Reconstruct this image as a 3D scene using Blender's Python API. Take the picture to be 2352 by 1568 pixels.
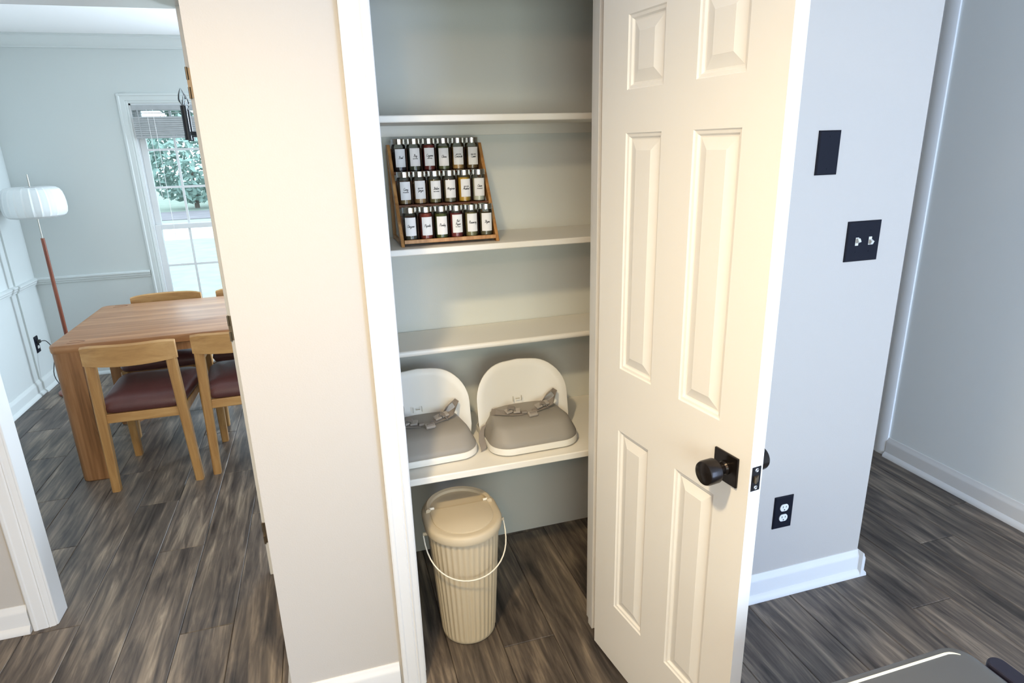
import bpy, bmesh, math, random
from mathutils import Vector, Matrix

random.seed(7)
for o in list(bpy.data.objects):
    bpy.data.objects.remove(o, do_unlink=True)
scene = bpy.context.scene
COL = scene.collection
R = math.radians
PI = math.pi

# ------------------------------------------------------------------ camera
YAW, PITCH, ROLL = 0.284036, 0.303003, -0.028147
F_PX, W_PX = 1442.9, 2352.0
cam_d = bpy.data.cameras.new('camera')
cam_d.sensor_width = 36.0
cam_d.lens = 36.0 * F_PX / W_PX
cam_d.clip_start = 0.02
cam_d.clip_end = 300
cam = bpy.data.objects.new('camera', cam_d)
COL.objects.link(cam)
fw = Vector((math.sin(YAW), math.cos(YAW), 0)); rt = Vector((math.cos(YAW), -math.sin(YAW), 0)); up = Vector((0, 0, 1))
f2 = fw * math.cos(PITCH) - up * math.sin(PITCH)
u2 = up * math.cos(PITCH) + fw * math.sin(PITCH)
r3 = rt * math.cos(ROLL) + u2 * math.sin(ROLL)
u3 = -rt * math.sin(ROLL) + u2 * math.cos(ROLL)
m = Matrix((r3, u3, -f2)).transposed().to_4x4()
m.translation = Vector((-1.8444, -1.6218, 1.6354))
cam.matrix_world = m
scene.camera = cam

# ------------------------------------------------------------------ world, lights, exposure
scene.view_settings.view_transform = 'Standard'
scene.view_settings.look = 'None'
scene.view_settings.gamma = 1.0
scene.view_settings.use_curve_mapping = False
scene.view_settings.exposure = 0.0

world = bpy.data.worlds.new('overcast_sky'); scene.world = world
world.use_nodes = True
bg = world.node_tree.nodes['Background']
bg.inputs[0].default_value = (0.72, 0.88, 1.0, 1)
bg.inputs[1].default_value = 4.2

def area(name, loc, direction, sx, sy, power, color):
    l = bpy.data.lights.new(name, 'AREA'); l.shape = 'RECTANGLE'
    l.size = sx; l.size_y = sy; l.energy = power; l.color = color
    o = bpy.data.objects.new(name, l); COL.objects.link(o)
    o.location = loc
    o.rotation_euler = Vector(direction).to_track_quat('-Z', 'Y').to_euler()
    return o

def point(name, loc, radius, power, color):
    l = bpy.data.lights.new(name, 'POINT'); l.shadow_soft_size = radius
    l.energy = power; l.color = color
    o = bpy.data.objects.new(name, l); COL.objects.link(o); o.location = loc
    return o

dl = bpy.data.lights.new('kitchen_ceiling_downlight', 'SPOT')
dl.energy = 148; dl.color = (1.0, 0.775, 0.455); dl.shadow_soft_size = 0.07; dl.spot_size = R(165); dl.spot_blend = 1.0
dlo = bpy.data.objects.new('kitchen_ceiling_downlight', dl); COL.objects.link(dlo); dlo.location = (-2.10, -1.04, 2.40)
point('kitchen_rear_fill', (-2.3, -2.5, 2.28), 0.09, 26, (1.0, 0.64, 0.40))  # added warm fill from behind the camera, evens out wall and closet
area('kitchen_glass_door_daylight', (0.20, -3.42, 1.10), (0, 1, 0.0), 1.1, 2.0, 101, (0.46, 0.65, 1.0))
area('kitchen_window_daylight', (-1.75, -3.42, 1.40), (0, 1, 0.0), 1.5, 1.1, 42, (0.88, 1.0, 0.95))
area('dining_side_window_daylight', (-0.16, 2.3, 1.4), (-1, 0, -0.05), 1.7, 1.5, 12, (0.66, 0.83, 1.0))
area('dining_far_daylight_fill', (-1.0, 3.74, 1.3), (-0.25, -1, -0.1), 1.0, 1.4, 284, (0.71, 0.85, 1.0))  # added daylight panel for an assumed second window, unseen behind the pantry

# ------------------------------------------------------------------ materials
def nodes_of(name):
    m = bpy.data.materials.new(name); m.use_nodes = True
    nt = m.node_tree
    return m, nt, nt.nodes['Principled BSDF']

def mat(name, col, rough=0.5, metal=0.0, spec=0.5, bump=None, var=None):
    m, nt, b = nodes_of(name)
    b.inputs['Base Color'].default_value = (*col, 1)
    b.inputs['Roughness'].default_value = rough
    b.inputs['Metallic'].default_value = metal
    b.inputs['Specular IOR Level'].default_value = spec
    if bump or var:
        tc = nt.nodes.new('ShaderNodeTexCoord')
    if var:      # (scale, amount)
        n = nt.nodes.new('ShaderNodeTexNoise'); n.inputs['Scale'].default_value = var[0]; n.inputs['Detail'].default_value = 6
        mix = nt.nodes.new('ShaderNodeMix'); mix.data_type = 'RGBA'
        mix.inputs['A'].default_value = (*[c * (1 - var[1]) for c in col], 1)
        mix.inputs['B'].default_value = (*[min(1, c * (1 + var[1])) for c in col], 1)
        nt.links.new(tc.outputs['Object'], n.inputs['Vector'])
        nt.links.new(n.outputs['Fac'], mix.inputs['Factor'])
        nt.links.new(mix.outputs['Result'], b.inputs['Base Color'])
    if bump:     # (scale, strength)
        n2 = nt.nodes.new('ShaderNodeTexNoise'); n2.inputs['Scale'].default_value = bump[0]; n2.inputs['Detail'].default_value = 3
        bp = nt.nodes.new('ShaderNodeBump'); bp.inputs['Strength'].default_value = bump[1]; bp.inputs['Distance'].default_value = 0.002
        nt.links.new(tc.outputs['Object'], n2.inputs['Vector'])
        nt.links.new(n2.outputs['Fac'], bp.inputs['Height'])
        nt.links.new(bp.outputs['Normal'], b.inputs['Normal'])
    return m

def wood(name, stops, scale, rough=0.45, bump=0.15, perobj=False, blotch=None, spec=0.5):
    m, nt, b = nodes_of(name)
    tc = nt.nodes.new('ShaderNodeTexCoord')
    mp = nt.nodes.new('ShaderNodeMapping'); mp.inputs['Scale'].default_value = scale
    vec = tc.outputs['Object']
    oi = nt.nodes.new('ShaderNodeObjectInfo')
    if perobj:
        mul = nt.nodes.new('ShaderNodeMath'); mul.operation = 'MULTIPLY'; mul.inputs[1].default_value = 53.0
        nt.links.new(oi.outputs['Random'], mul.inputs[0])
        add = nt.nodes.new('ShaderNodeVectorMath'); add.operation = 'ADD'
        nt.links.new(vec, add.inputs[0]); nt.links.new(mul.outputs[0], add.inputs[1])
        vec = add.outputs[0]
    nt.links.new(vec, mp.inputs['Vector'])
    n = nt.nodes.new('ShaderNodeTexNoise'); n.inputs['Scale'].default_value = 1.0
    n.inputs['Detail'].default_value = 9; n.inputs['Roughness'].default_value = 0.62; n.inputs['Distortion'].default_value = 0.6
    nt.links.new(mp.outputs['Vector'], n.inputs['Vector'])
    fac = n.outputs['Fac']
    if blotch:
        mp2 = nt.nodes.new('ShaderNodeMapping'); mp2.inputs['Scale'].default_value = blotch
        nt.links.new(vec, mp2.inputs['Vector'])
        nb = nt.nodes.new('ShaderNodeTexNoise'); nb.inputs['Scale'].default_value = 1.0; nb.inputs['Detail'].default_value = 3
        nb.inputs['Distortion'].default_value = 0.8
        nt.links.new(mp2.outputs['Vector'], nb.inputs['Vector'])
        av = nt.nodes.new('ShaderNodeMix'); av.data_type = 'FLOAT'; av.inputs['Factor'].default_value = 0.42
        nt.links.new(fac, av.inputs['A']); nt.links.new(nb.outputs['Fac'], av.inputs['B'])
        fac = av.outputs['Result']
    cr = nt.nodes.new('ShaderNodeValToRGB')
    el = cr.color_ramp.elements
    el[0].position, el[0].color = stops[0][0], (*stops[0][1], 1)
    el[1].position, el[1].color = stops[-1][0], (*stops[-1][1], 1)
    for p, c in stops[1:-1]:
        e = el.new(p); e.color = (*c, 1)
    nt.links.new(fac, cr.inputs['Fac'])
    col = cr.outputs['Color']
    if perobj:
        hs = nt.nodes.new('ShaderNodeHueSaturation')
        mr = nt.nodes.new('ShaderNodeMapRange'); mr.inputs['To Min'].default_value = 0.86; mr.inputs['To Max'].default_value = 1.14
        nt.links.new(oi.outputs['Random'], mr.inputs['Value']); nt.links.new(mr.outputs['Result'], hs.inputs['Value'])
        nt.links.new(col, hs.inputs['Color']); col = hs.outputs['Color']
    nt.links.new(col, b.inputs['Base Color'])
    b.inputs['Roughness'].default_value = rough
    b.inputs['Specular IOR Level'].default_value = spec
    bp = nt.nodes.new('ShaderNodeBump'); bp.inputs['Strength'].default_value = bump; bp.inputs['Distance'].default_value = 0.002
    nt.links.new(fac, bp.inputs['Height']); nt.links.new(bp.outputs['Normal'], b.inputs['Normal'])
    return m

def glassy(name, tint=(1, 1, 1), rough=0.02, ior=1.45, base=0.0):
    m = bpy.data.materials.new(name); m.use_nodes = True
    nt = m.node_tree; nt.nodes.clear()
    out = nt.nodes.new('ShaderNodeOutputMaterial')
    tr = nt.nodes.new('ShaderNodeBsdfTransparent'); tr.inputs['Color'].default_value = (*tint, 1)
    gl = nt.nodes.new('ShaderNodeBsdfGlossy'); gl.inputs['Roughness'].default_value = rough
    fr = nt.nodes.new('ShaderNodeFresnel'); fr.inputs['IOR'].default_value = ior
    mx = nt.nodes.new('ShaderNodeMixShader')
    nt.links.new(fr.outputs[0], mx.inputs[0]); nt.links.new(tr.outputs[0], mx.inputs[1]); nt.links.new(gl.outputs[0], mx.inputs[2])
    nt.links.new(mx.outputs[0], out.inputs['Surface'])
    return m

M = {}
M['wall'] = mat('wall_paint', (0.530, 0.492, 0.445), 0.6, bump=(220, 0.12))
M['closet'] = mat('closet_paint', (0.72, 0.745, 0.71), 0.6, bump=(220, 0.12))
M['dwall'] = mat('dining_paint', (0.62, 0.66, 0.65), 0.6, bump=(220, 0.1))
M['hwall'] = mat('hall_paint_lightened', (0.85, 0.89, 0.89), 0.6, bump=(220, 0.12))  # wall paint copy, lightened and cooled in place of missing light
M['hcas'] = mat('hall_casing_paint', (0.93, 0.95, 0.97), 0.4)
M['ceil'] = mat('ceiling_paint', (0.86, 0.86, 0.85), 0.8)
M['trim'] = mat('trim_paint', (0.75, 0.745, 0.73), 0.35)
M['dtrim'] = mat('dining_trim_paint', (0.66, 0.70, 0.69), 0.4)
M['door'] = mat('door_paint', (0.87, 0.85, 0.81), 0.38, bump=(120, 0.06))
M['shelf'] = mat('shelf_paint', (0.86, 0.83, 0.76), 0.4, bump=(90, 0.08))
M['plank'] = wood('vinyl_plank', [(0.32, (0.020, 0.016, 0.015)), (0.42, (0.062, 0.050, 0.043)), (0.52, (0.128, 0.102, 0.082)), (0.61, (0.235, 0.188, 0.142)), (0.72, (0.42, 0.345, 0.26))],
                  (44, 3.2, 10), rough=0.42, bump=0.2, perobj=True, blotch=(13, 2.4, 3), spec=0.4)
M['subfloor'] = mat('subfloor', (0.05, 0.045, 0.04), 0.8)
M['oak'] = wood('oak_top', [(0.30, (0.20, 0.085, 0.032)), (0.5, (0.33, 0.155, 0.065)), (0.72, (0.46, 0.25, 0.12))], (1.5, 26, 26), rough=0.38, bump=0.1)
M['oakv'] = wood('oak_leg', [(0.30, (0.16, 0.07, 0.025)), (0.5, (0.30, 0.14, 0.055)), (0.72, (0.42, 0.22, 0.10))], (26, 26, 1.6), rough=0.42, bump=0.1)
M['chairw'] = wood('chair_oak', [(0.30, (0.32, 0.160, 0.055)), (0.5, (0.43, 0.235, 0.085)), (0.72, (0.53, 0.315, 0.13))], (22, 22, 2.2), rough=0.42, bump=0.08)
M['chairb'] = wood('chair_back_oak', [(0.30, (0.32, 0.160, 0.055)), (0.5, (0.43, 0.235, 0.085)), (0.72, (0.53, 0.315, 0.13))], (2.2, 22, 22), rough=0.42, bump=0.08)
M['farchair'] = wood('far_chair_oak', [(0.30, (0.20, 0.10, 0.05)), (0.5, (0.30, 0.16, 0.085)), (0.72, (0.38, 0.22, 0.13))], (2.2, 22, 22), rough=0.42, bump=0.08)
M['leather'] = mat('burgundy_leather', (0.090, 0.032, 0.030), 0.42, bump=(160, 0.3), var=(9, 0.25))
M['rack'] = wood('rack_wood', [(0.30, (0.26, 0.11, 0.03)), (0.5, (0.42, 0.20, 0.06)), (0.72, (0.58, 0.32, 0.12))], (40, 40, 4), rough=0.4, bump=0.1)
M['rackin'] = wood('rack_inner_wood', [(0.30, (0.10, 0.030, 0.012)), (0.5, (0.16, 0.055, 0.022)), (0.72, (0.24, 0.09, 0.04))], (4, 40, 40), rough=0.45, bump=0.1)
M['chrome'] = mat('chrome_lid', (0.62, 0.61, 0.58), 0.12, 1.0)
M['paper'] = mat('paper_label', (0.86, 0.86, 0.86), 0.7)
M['ink'] = mat('black_ink', (0.015, 0.015, 0.015), 0.6)
M['jarglass'] = glassy('jar_glass', (0.90, 0.92, 0.90), 0.03, 1.5)
M['pane'] = glassy('window_glass', (0.93, 0.97, 0.98), 0.01, 1.35)
M['bulb'] = glassy('bulb_glass', (0.95, 0.97, 0.98), 0.02, 1.6)
M['black'] = mat('black_metal', (0.012, 0.011, 0.013), 0.35, 0.4)
M['knob'] = mat('bronze_black', (0.020, 0.015, 0.013), 0.24, 0.6)
M['platemat'] = mat('black_plate', (0.010, 0.011, 0.018), 0.5, spec=0.12)
M['white'] = mat('white_plastic', (0.80, 0.80, 0.78), 0.4)
M['toggle'] = mat('toggle_plastic', (0.72, 0.71, 0.66), 0.4)
M['brass'] = mat('aged_brass', (0.25, 0.20, 0.14), 0.35, 0.9)
M['steel'] = mat('screw_steel', (0.55, 0.53, 0.50), 0.3, 1.0)
M['bin'] = mat('beige_plastic', (0.56, 0.475, 0.34), 0.5, bump=(260, 0.08))
M['wire'] = mat('cream_wire', (0.80, 0.76, 0.66), 0.4)
M['boost'] = mat('booster_white', (0.79, 0.765, 0.70), 0.38)
M['cushion'] = mat('booster_foam', (0.31, 0.285, 0.25), 0.55, bump=(400, 0.1))
M['strap'] = mat('taupe_webbing', (0.25, 0.215, 0.185), 0.6, bump=(700, 0.3))
M['buckle'] = mat('taupe_buckle', (0.36, 0.32, 0.28), 0.3)
M['groove'] = mat('groove_shade', (0.42, 0.38, 0.28), 0.6)
M['shade'] = mat('paper_shade', (0.74, 0.77, 0.77), 0.6)
M['rod'] = mat('lamp_rod', (0.45, 0.43, 0.38), 0.3, 1.0)
M['walnut'] = wood('lamp_pole_wood', [(0.30, (0.14, 0.035, 0.018)), (0.5, (0.22, 0.06, 0.03)), (0.72, (0.32, 0.11, 0.06))], (40, 40, 3), rough=0.35, bump=0.05)
M['blind'] = mat('blind_slat', (0.42, 0.44, 0.45), 0.5, var=(30, 0.15))
M['vinyl'] = mat('window_vinyl', (0.80, 0.82, 0.83), 0.4)
M['cord'] = mat('cord_rubber', (0.03, 0.03, 0.03), 0.5)
M['binsteel'] = mat('brushed_grey', (0.125, 0.125, 0.122), 0.45, 0.2, bump=(300, 0.05))
M['glint'] = mat('painted_glint', (1.0, 0.92, 0.68), 0.3, 0.0)  # near-white warm colour painting the lamp's highlight on the lid edge
M['navy'] = mat('black_plastic', (0.012, 0.010, 0.022), 0.5)
M['grass'] = mat('lawn_grass', (0.30, 0.34, 0.27), 0.9, var=(3, 0.25))
M['road'] = mat('road', (0.62, 0.60, 0.58), 0.9)
M['leaf'] = mat('tree_leaf', (0.15, 0.21, 0.17), 0.8, var=(4, 0.5))
M['bush'] = mat('bush_leaf', (0.26, 0.36, 0.31), 0.8, var=(4, 0.4))
M['bark'] = mat('bark', (0.12, 0.09, 0.07), 0.9, var=(8, 0.4))
M['soil'] = mat('soil', (0.22, 0.19, 0.20), 0.9, var=(2, 0.3))

# ------------------------------------------------------------------ mesh helpers
class MB:
    def __init__(s): s.v = []; s.f = []
    def add(s, vs, fs):
        k = len(s.v); s.v += [tuple(v) for v in vs]; s.f += [tuple(i + k for i in f) for f in fs]; return s
    def box(s, x0, x1, y0, y1, z0, z1):
        return s.add([(x0, y0, z0), (x1, y0, z0), (x1, y1, z0), (x0, y1, z0), (x0, y0, z1), (x1, y0, z1), (x1, y1, z1), (x0, y1, z1)],
                     [(0, 3, 2, 1), (4, 5, 6, 7), (0, 1, 5, 4), (1, 2, 6, 5), (2, 3, 7, 6), (3, 0, 4, 7)])
    def loft(s, rings, cap0=True, cap1=True, closed=True):
        k = len(s.v); n = len(rings[0])
        for r in rings: s.v += [tuple(p) for p in r]
        for i in range(len(rings) - 1):
            for j in range(n if closed else n - 1):
                a = k + i * n + j; b = k + i * n + (j + 1) % n
                s.f.append((a, b, b + n, a + n))
        if cap0: s.f.append(tuple(k + j for j in range(n))[::-1])
        if cap1: s.f.append(tuple(k + (len(rings) - 1) * n + j for j in range(n)))
        return s
    def cyl(s, p0, p1, r0, r1=None, n=20, cap=True):
        r1 = r0 if r1 is None else r1
        p0, p1 = Vector(p0), Vector(p1); d = (p1 - p0).normalized()
        a = d.orthogonal().normalized(); b = d.cross(a)
        ring = lambda c, r: [c + a * (r * math.cos(2 * PI * i / n)) + b * (r * math.sin(2 * PI * i / n)) for i in range(n)]
        return s.loft([ring(p0, r0), ring(p1, r1)], cap, cap)
    def lathe(s, prof, n=32, c=(0, 0, 0), cap0=True, cap1=True):
        rings = [[(c[0] + r * math.cos(2 * PI * i / n), c[1] + r * math.sin(2 * PI * i / n), c[2] + z) for i in range(n)] for r, z in prof]
        return s.loft(rings, cap0, cap1)
    def tube(s, pts, r, n=8, cap=True):
        pts = [Vector(p) for p in pts]; rings = []
        a = None
        for i, p in enumerate(pts):
            d = (pts[min(i + 1, len(pts) - 1)] - pts[max(i - 1, 0)]).normalized()
            if a is None: a = d.orthogonal().normalized()
            a = (a - d * a.dot(d)).normalized(); b = d.cross(a)
            rr = r[i] if isinstance(r, (list, tuple)) else r
            rings.append([p + a * (rr * math.cos(2 * PI * k / n)) + b * (rr * math.sin(2 * PI * k / n)) for k in range(n)])
        return s.loft(rings, cap, cap)
    def ribbon(s, pts, side, t):
        """flat strap: pts = centre line, side = list of half-width vectors, t = thickness"""
        rings = []
        P = [Vector(p) for p in pts]
        for i, p in enumerate(P):
            d = (P[min(i + 1, len(P) - 1)] - P[max(i - 1, 0)]).normalized()
            w = Vector(side[i] if isinstance(side, list) else side)
            nn = d.cross(w).normalized() * (t / 2)
            rings.append([p - w - nn, p + w - nn, p + w + nn, p - w + nn])
        return s.loft(rings)
    def mesh(s, name, sharp=None):
        me = bpy.data.meshes.new(name); me.from_pydata(s.v, [], s.f)
        bm = bmesh.new(); bm.from_mesh(me); bmesh.ops.recalc_face_normals(bm, faces=bm.faces); bm.to_mesh(me); bm.free()
        if sharp is not None:
            for p in me.polygons: p.use_smooth = True
            me.set_sharp_from_angle(angle=R(sharp))
        return me

def obj(name, g, material, parent=None, bevel=0.0, sharp=None, loc=None, rot=None, seg=2):
    me = g.mesh(name, sharp) if isinstance(g, MB) else g
    if material and not me.materials: me.materials.append(M[material])
    o = bpy.data.objects.new(name, me); COL.objects.link(o)
    if parent: o.parent = parent
    if loc is not None: o.location = loc
    if rot is not None: o.rotation_euler = rot
    if bevel:
        b = o.modifiers.new('bevel', 'BEVEL'); b.width = bevel; b.segments = seg; b.limit_method = 'ANGLE'; b.angle_limit = R(40)
    return o

def tag(o, label, cat, group=None, kind=None):
    o['label'] = label; o['category'] = cat
    if group: o['group'] = group
    if kind: o['kind'] = kind
    return o

def thing(name, loc, label, cat, rz=0, group=None, kind=None):
    o = bpy.data.objects.new(name, None); COL.objects.link(o)
    o.empty_display_size = 0.05
    o.location = loc; o.rotation_euler = (0, 0, rz)
    return tag(o, label, cat, group, kind)

def copy_tree(o, parent=None):
    c = o.copy(); COL.objects.link(c)
    if parent: c.parent = parent
    for ch in [x for x in bpy.data.objects if x.parent == o]: copy_tree(ch, c)
    return c

def struct(name, g, material, label, cat, bevel=0.0, sharp=None):
    return tag(obj(name, g, material, bevel=bevel, sharp=sharp), label, cat, kind='structure')

def sweep(prof, p0, p1, nrm):
    """profile (d along nrm, z) swept from p0 to p1 (both x,y)"""
    mb = MB()
    mb.loft([[(p[0] + nrm[0] * d, p[1] + nrm[1] * d, z) for d, z in prof] for p in (p0, p1)])
    return mb

def vsweep(prof, org, udir, ndir, z0, z1):
    """profile (w along udir, d along ndir) swept upright"""
    mb = MB()
    mb.loft([[(org[0] + udir[0] * w + ndir[0] * d, org[1] + udir[1] * w + ndir[1] * d, z) for w, d in prof] for z in (z0, z1)])
    return mb

# ------------------------------------------------------------------ floor with planks
CEIL = 2.44
fl = struct('floor', MB().box(-4.3, 1.0, -3.6, 3.9, -0.03, -0.0085), 'subfloor', 'dark grey brown wood-look plank floor running through kitchen and dining room', 'floor')
PW, PL = 0.181, 1.22
def plank_mesh(length):
    mb = MB(); w = PW / 2 - 0.0006; l = length / 2 - 0.0006; c = 0.0022
    mb.loft([[(-w, -l, -0.008), (w, -l, -0.008), (w, l, -0.008), (-w, l, -0.008)],
             [(-w, -l, -c), (w, -l, -c), (w, l, -c), (-w, l, -c)],
             [(-w + c, -l + c, 0), (w - c, -l + c, 0), (w - c, l - c, 0), (-w + c, l - c, 0)]])
    return mb.mesh('plank')
pm = plank_mesh(PL); pm.materials.append(M['plank'])
nx = int(5.0 / PW) + 1
cuts = {}
for i in range(nx):
    x = -3.945 + PW * (i + 0.5)
    if x + PW / 2 > 0.99: break
    y = -2.95 - [0.0, 0.43, 0.81, 0.22, 0.63][i % 5] - random.uniform(0, 0.15)
    y_end = 3.79
    while y < y_end:
        y1 = min(y + PL, y_end); L = y1 - y
        if L > 0.05:
            if abs(L - PL) < 1e-4: me = pm
            else:
                me = plank_mesh(L); me.materials.append(M['plank'])
            o = bpy.data.objects.new('plank', me); COL.objects.link(o)
            o.parent = fl; o.location = (x, (y + y1) / 2, 0)
        y += PL

# ------------------------------------------------------------------ walls
OPL, OPR, OPH = -1.688, -1.085, 2.06          # pantry opening
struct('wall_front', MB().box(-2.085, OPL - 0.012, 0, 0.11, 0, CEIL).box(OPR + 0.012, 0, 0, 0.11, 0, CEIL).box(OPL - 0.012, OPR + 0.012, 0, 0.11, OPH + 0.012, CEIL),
       'wall', 'smooth off-white pantry wall around the open door, carrying the black plates', 'wall')
struct('wall_pantry_left', MB().box(-2.085, -1.985, 0.11, 0.69, 0, CEIL), 'closet', 'pantry side wall left of the shelves', 'wall')
struct('wall_pantry_right', MB().box(-0.66, -0.58, 0.11, 0.69, 0, CEIL), 'closet', 'pantry side wall right of the shelves', 'wall')
struct('wall_hall_left', MB().box(-0.10, 0, 0.11, 3.2, 0, CEIL), 'wall', 'hall wall running back from the corner right of the switches', 'wall')
DW0, DW1 = 0.690, 0.772                       # wall between kitchen and dining room
DL, DR, DH = -2.945, -2.187, 2.082            # dining doorway
struct('wall_middle', MB().box(-4.3, DL, DW0, DW1, 0, CEIL).box(DR, -2.085, DW0 + 0.02, DW1, 0, CEIL).box(DL, DR, DW0, DW1, DH, CEIL),
       'wall', 'cream wall left of the dining doorway', 'wall')
struct('wall_pantry_back', MB().box(-2.085, -0.10, DW0, DW1, 0, CEIL), 'closet', 'grey green painted back wall of the pantry behind the shelves', 'wall')
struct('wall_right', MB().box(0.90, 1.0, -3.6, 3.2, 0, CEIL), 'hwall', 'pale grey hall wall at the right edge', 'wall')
struct('wall_hall_end', MB().box(-0.1, 1.0, 3.2, 3.3, 0, CEIL), 'wall', 'end wall of the hall', 'wall')
struct('wall_back', MB().box(-4.3, 1.0, -3.6, -3.5, 0, CEIL), 'wall', 'plain kitchen wall opposite the pantry', 'wall')
struct('wall_left', MB().box(-4.4, -4.3, -3.6, DW1, 0, CEIL), 'wall', 'kitchen wall on the far left', 'wall')
struct('ceiling', MB().box(-4.4, 1.0, -3.6, 3.95, CEIL, CEIL + 0.1), 'ceil', 'flat white ceiling', 'ceiling')
# dining room shell
DX0, DY1 = -3.945, 3.79
WX0, WX1, WZ0, WZ1 = -3.095, -2.40, 0.47, 2.0   # far window opening
struct('wall_dining_far', MB().box(DX0 - .1, WX0, DY1, DY1 + .11, 0, CEIL).box(WX1, -0.1, DY1, DY1 + .11, 0, CEIL).box(WX0, WX1, DY1, DY1 + .11, 0, WZ0).box(WX0, WX1, DY1, DY1 + .11, WZ1, CEIL),
       'dwall', 'pale grey green dining wall with the window', 'wall')
struct('wall_dining_left', MB().box(DX0 - .1, DX0, DW1, 3.47, 0, CEIL).box(DX0 - .1, DX0 + .012, 3.47, DY1, 0, CEIL),
       'dwall', 'bright dining wall beside the floor lamp', 'wall')
struct('wall_dining_right', MB().box(-0.1, -0.098, DW1, DY1, 0, CEIL), 'dwall', 'dining wall opposite the floor lamp', 'wall')

# ------------------------------------------------------------------ trim
BASE = [(0, 0), (0.030, 0), (0.030, 0.004), (0.027, 0.014), (0.019, 0.023), (0.014, 0.026), (0.014, 0.078), (0.0125, 0.086), (0.008, 0.092), (0.006, 0.100), (0.003, 0.106), (0, 0.106)]
def baseboard(name, p0, p1, n, label, m_='trim'):
    return struct(name, sweep(BASE, p0, p1, n), m_, label, 'baseboard', sharp=30)
baseboard('baseboard_front_right', (OPR + 0.09, 0), (0.0, 0), (0, -1), 'white baseboard under the black outlet, ending at the wall corner')
baseboard('baseboard_hall_left', (0, -0.030), (0, 3.2), (1, 0), 'white baseboard wrapping the corner into the hall')
baseboard('baseboard_front_left', (-2.085, 0), (OPL - 0.08, 0), (0, -1), 'white baseboard left of the pantry casing')
baseboard('baseboard_pantry_side', (-2.085, -0.02), (-2.085, DW0), (-1, 0), 'white baseboard on the pantry side facing the dining doorway')
baseboard('baseboard_middle', (-4.3, DW0), (DL - 0.072, DW0), (0, -1), 'white baseboard at the lower left corner of the photo')
baseboard('baseboard_right', (0.90, -3.5), (0.90, 0.708), (-1, 0), 'white baseboard along the hall wall at right')
baseboard('baseboard_dining_left', (DX0, DW1), (DX0, 3.47), (1, 0), 'bright baseboard along the dining wall', 'dtrim')
baseboard('baseboard_dining_corner', (DX0 + .012, 3.47), (DX0 + .012, DY1), (1, 0), 'short baseboard in the dining corner', 'dtrim')
baseboard('baseboard_dining_far', (DX0, DY1), (-0.1, DY1), (0, -1), 'baseboard under the dining window', 'dtrim')
RAIL = [(0, 0.742), (0.010, 0.742), (0.012, 0.752), (0.018, 0.758), (0.020, 0.770), (0.026, 0.776), (0.026, 0.785), (0.018, 0.790), (0, 0.792)]
struct('trim_1', sweep(RAIL, (DX0, DY1), (-3.16, DY1), (0, -1)), 'dtrim', 'chair rail on the dining wall left of the window', 'chair rail', sharp=30)
struct('trim_2', sweep(RAIL, (DX0, DW1), (DX0, 3.47), (1, 0)), 'dtrim', 'chair rail on the bright dining wall', 'chair rail', sharp=30)
struct('trim_3', sweep(RAIL, (DX0 + .012, 3.47), (DX0 + .012, DY1), (1, 0)), 'dtrim', 'short chair rail piece behind the floor lamp', 'chair rail', sharp=30)
CROWN = [(0, 2.355), (0.010, 2.355), (0.012, 2.366), (0.022, 2.372), (0.040, 2.392), (0.052, 2.412), (0.056, 2.425), (0.064, 2.428), (0.064, CEIL), (0, CEIL)]
struct('trim_4', sweep(CROWN, (DX0, DY1), (-0.1, DY1), (0, -1)), 'dtrim', 'crown moulding above the dining window', 'crown moulding', sharp=25)
struct('trim_5', sweep(CROWN, (DX0, DW1), (DX0, DY1), (1, 0)), 'dtrim', 'crown moulding on the bright dining wall', 'crown moulding', sharp=25)
# casings: (w across, d out of the wall)
CAS = [(0, 0), (0, 0.017), (0.004, 0.019), (0.012, 0.019), (0.016, 0.0165), (0.042, 0.0135), (0.046, 0.0105), (0.050, 0.0135), (0.054, 0.0105), (0.062, 0.0095), (0.068, 0.007), (0.070, 0.0)]
# pantry casing, outer edge first
struct('trim_6', vsweep(CAS, (OPL - 0.0715, 0), (1, 0), (0, -1), 0, OPH + 0.075), 'trim', 'white fluted casing left of the pantry opening', 'door casing', sharp=25)
struct('trim_7', vsweep(CAS, (OPR + 0.077, 0), (-1, 0), (0, -1), 0, OPH + 0.075), 'trim', 'white casing right of the pantry opening behind the door', 'door casing', sharp=25)
jt = struct('trim_8', MB().box(OPL - .012, OPL, -0.004, 0.115, 0, OPH).box(OPL, OPL + .006, 0.045, 0.078, 0, OPH), 'trim', 'white pantry jamb with the black strike plate', 'door jamb', bevel=0.002)
struct('trim_9', MB().box(OPR, OPR + .012, -0.004, 0.115, 0, OPH).box(OPR - .010, OPR, 0.045, 0.078, 0, OPH), 'trim', 'white pantry jamb on the hinge side', 'door jamb', bevel=0.002)
struct('trim_10', MB().box(OPL - .012, OPR + .012, -0.004, 0.115, OPH, OPH + .012).box(OPL - .075, OPR + .075, -0.018, 0, OPH + .012, OPH + .075), 'trim', 'head casing over the pantry opening', 'door casing', bevel=0.002)
obj('strike_plate', MB().box(OPL, OPL + .0016, 0.004, 0.030, 0.896, 0.953), 'black', jt)
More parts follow.
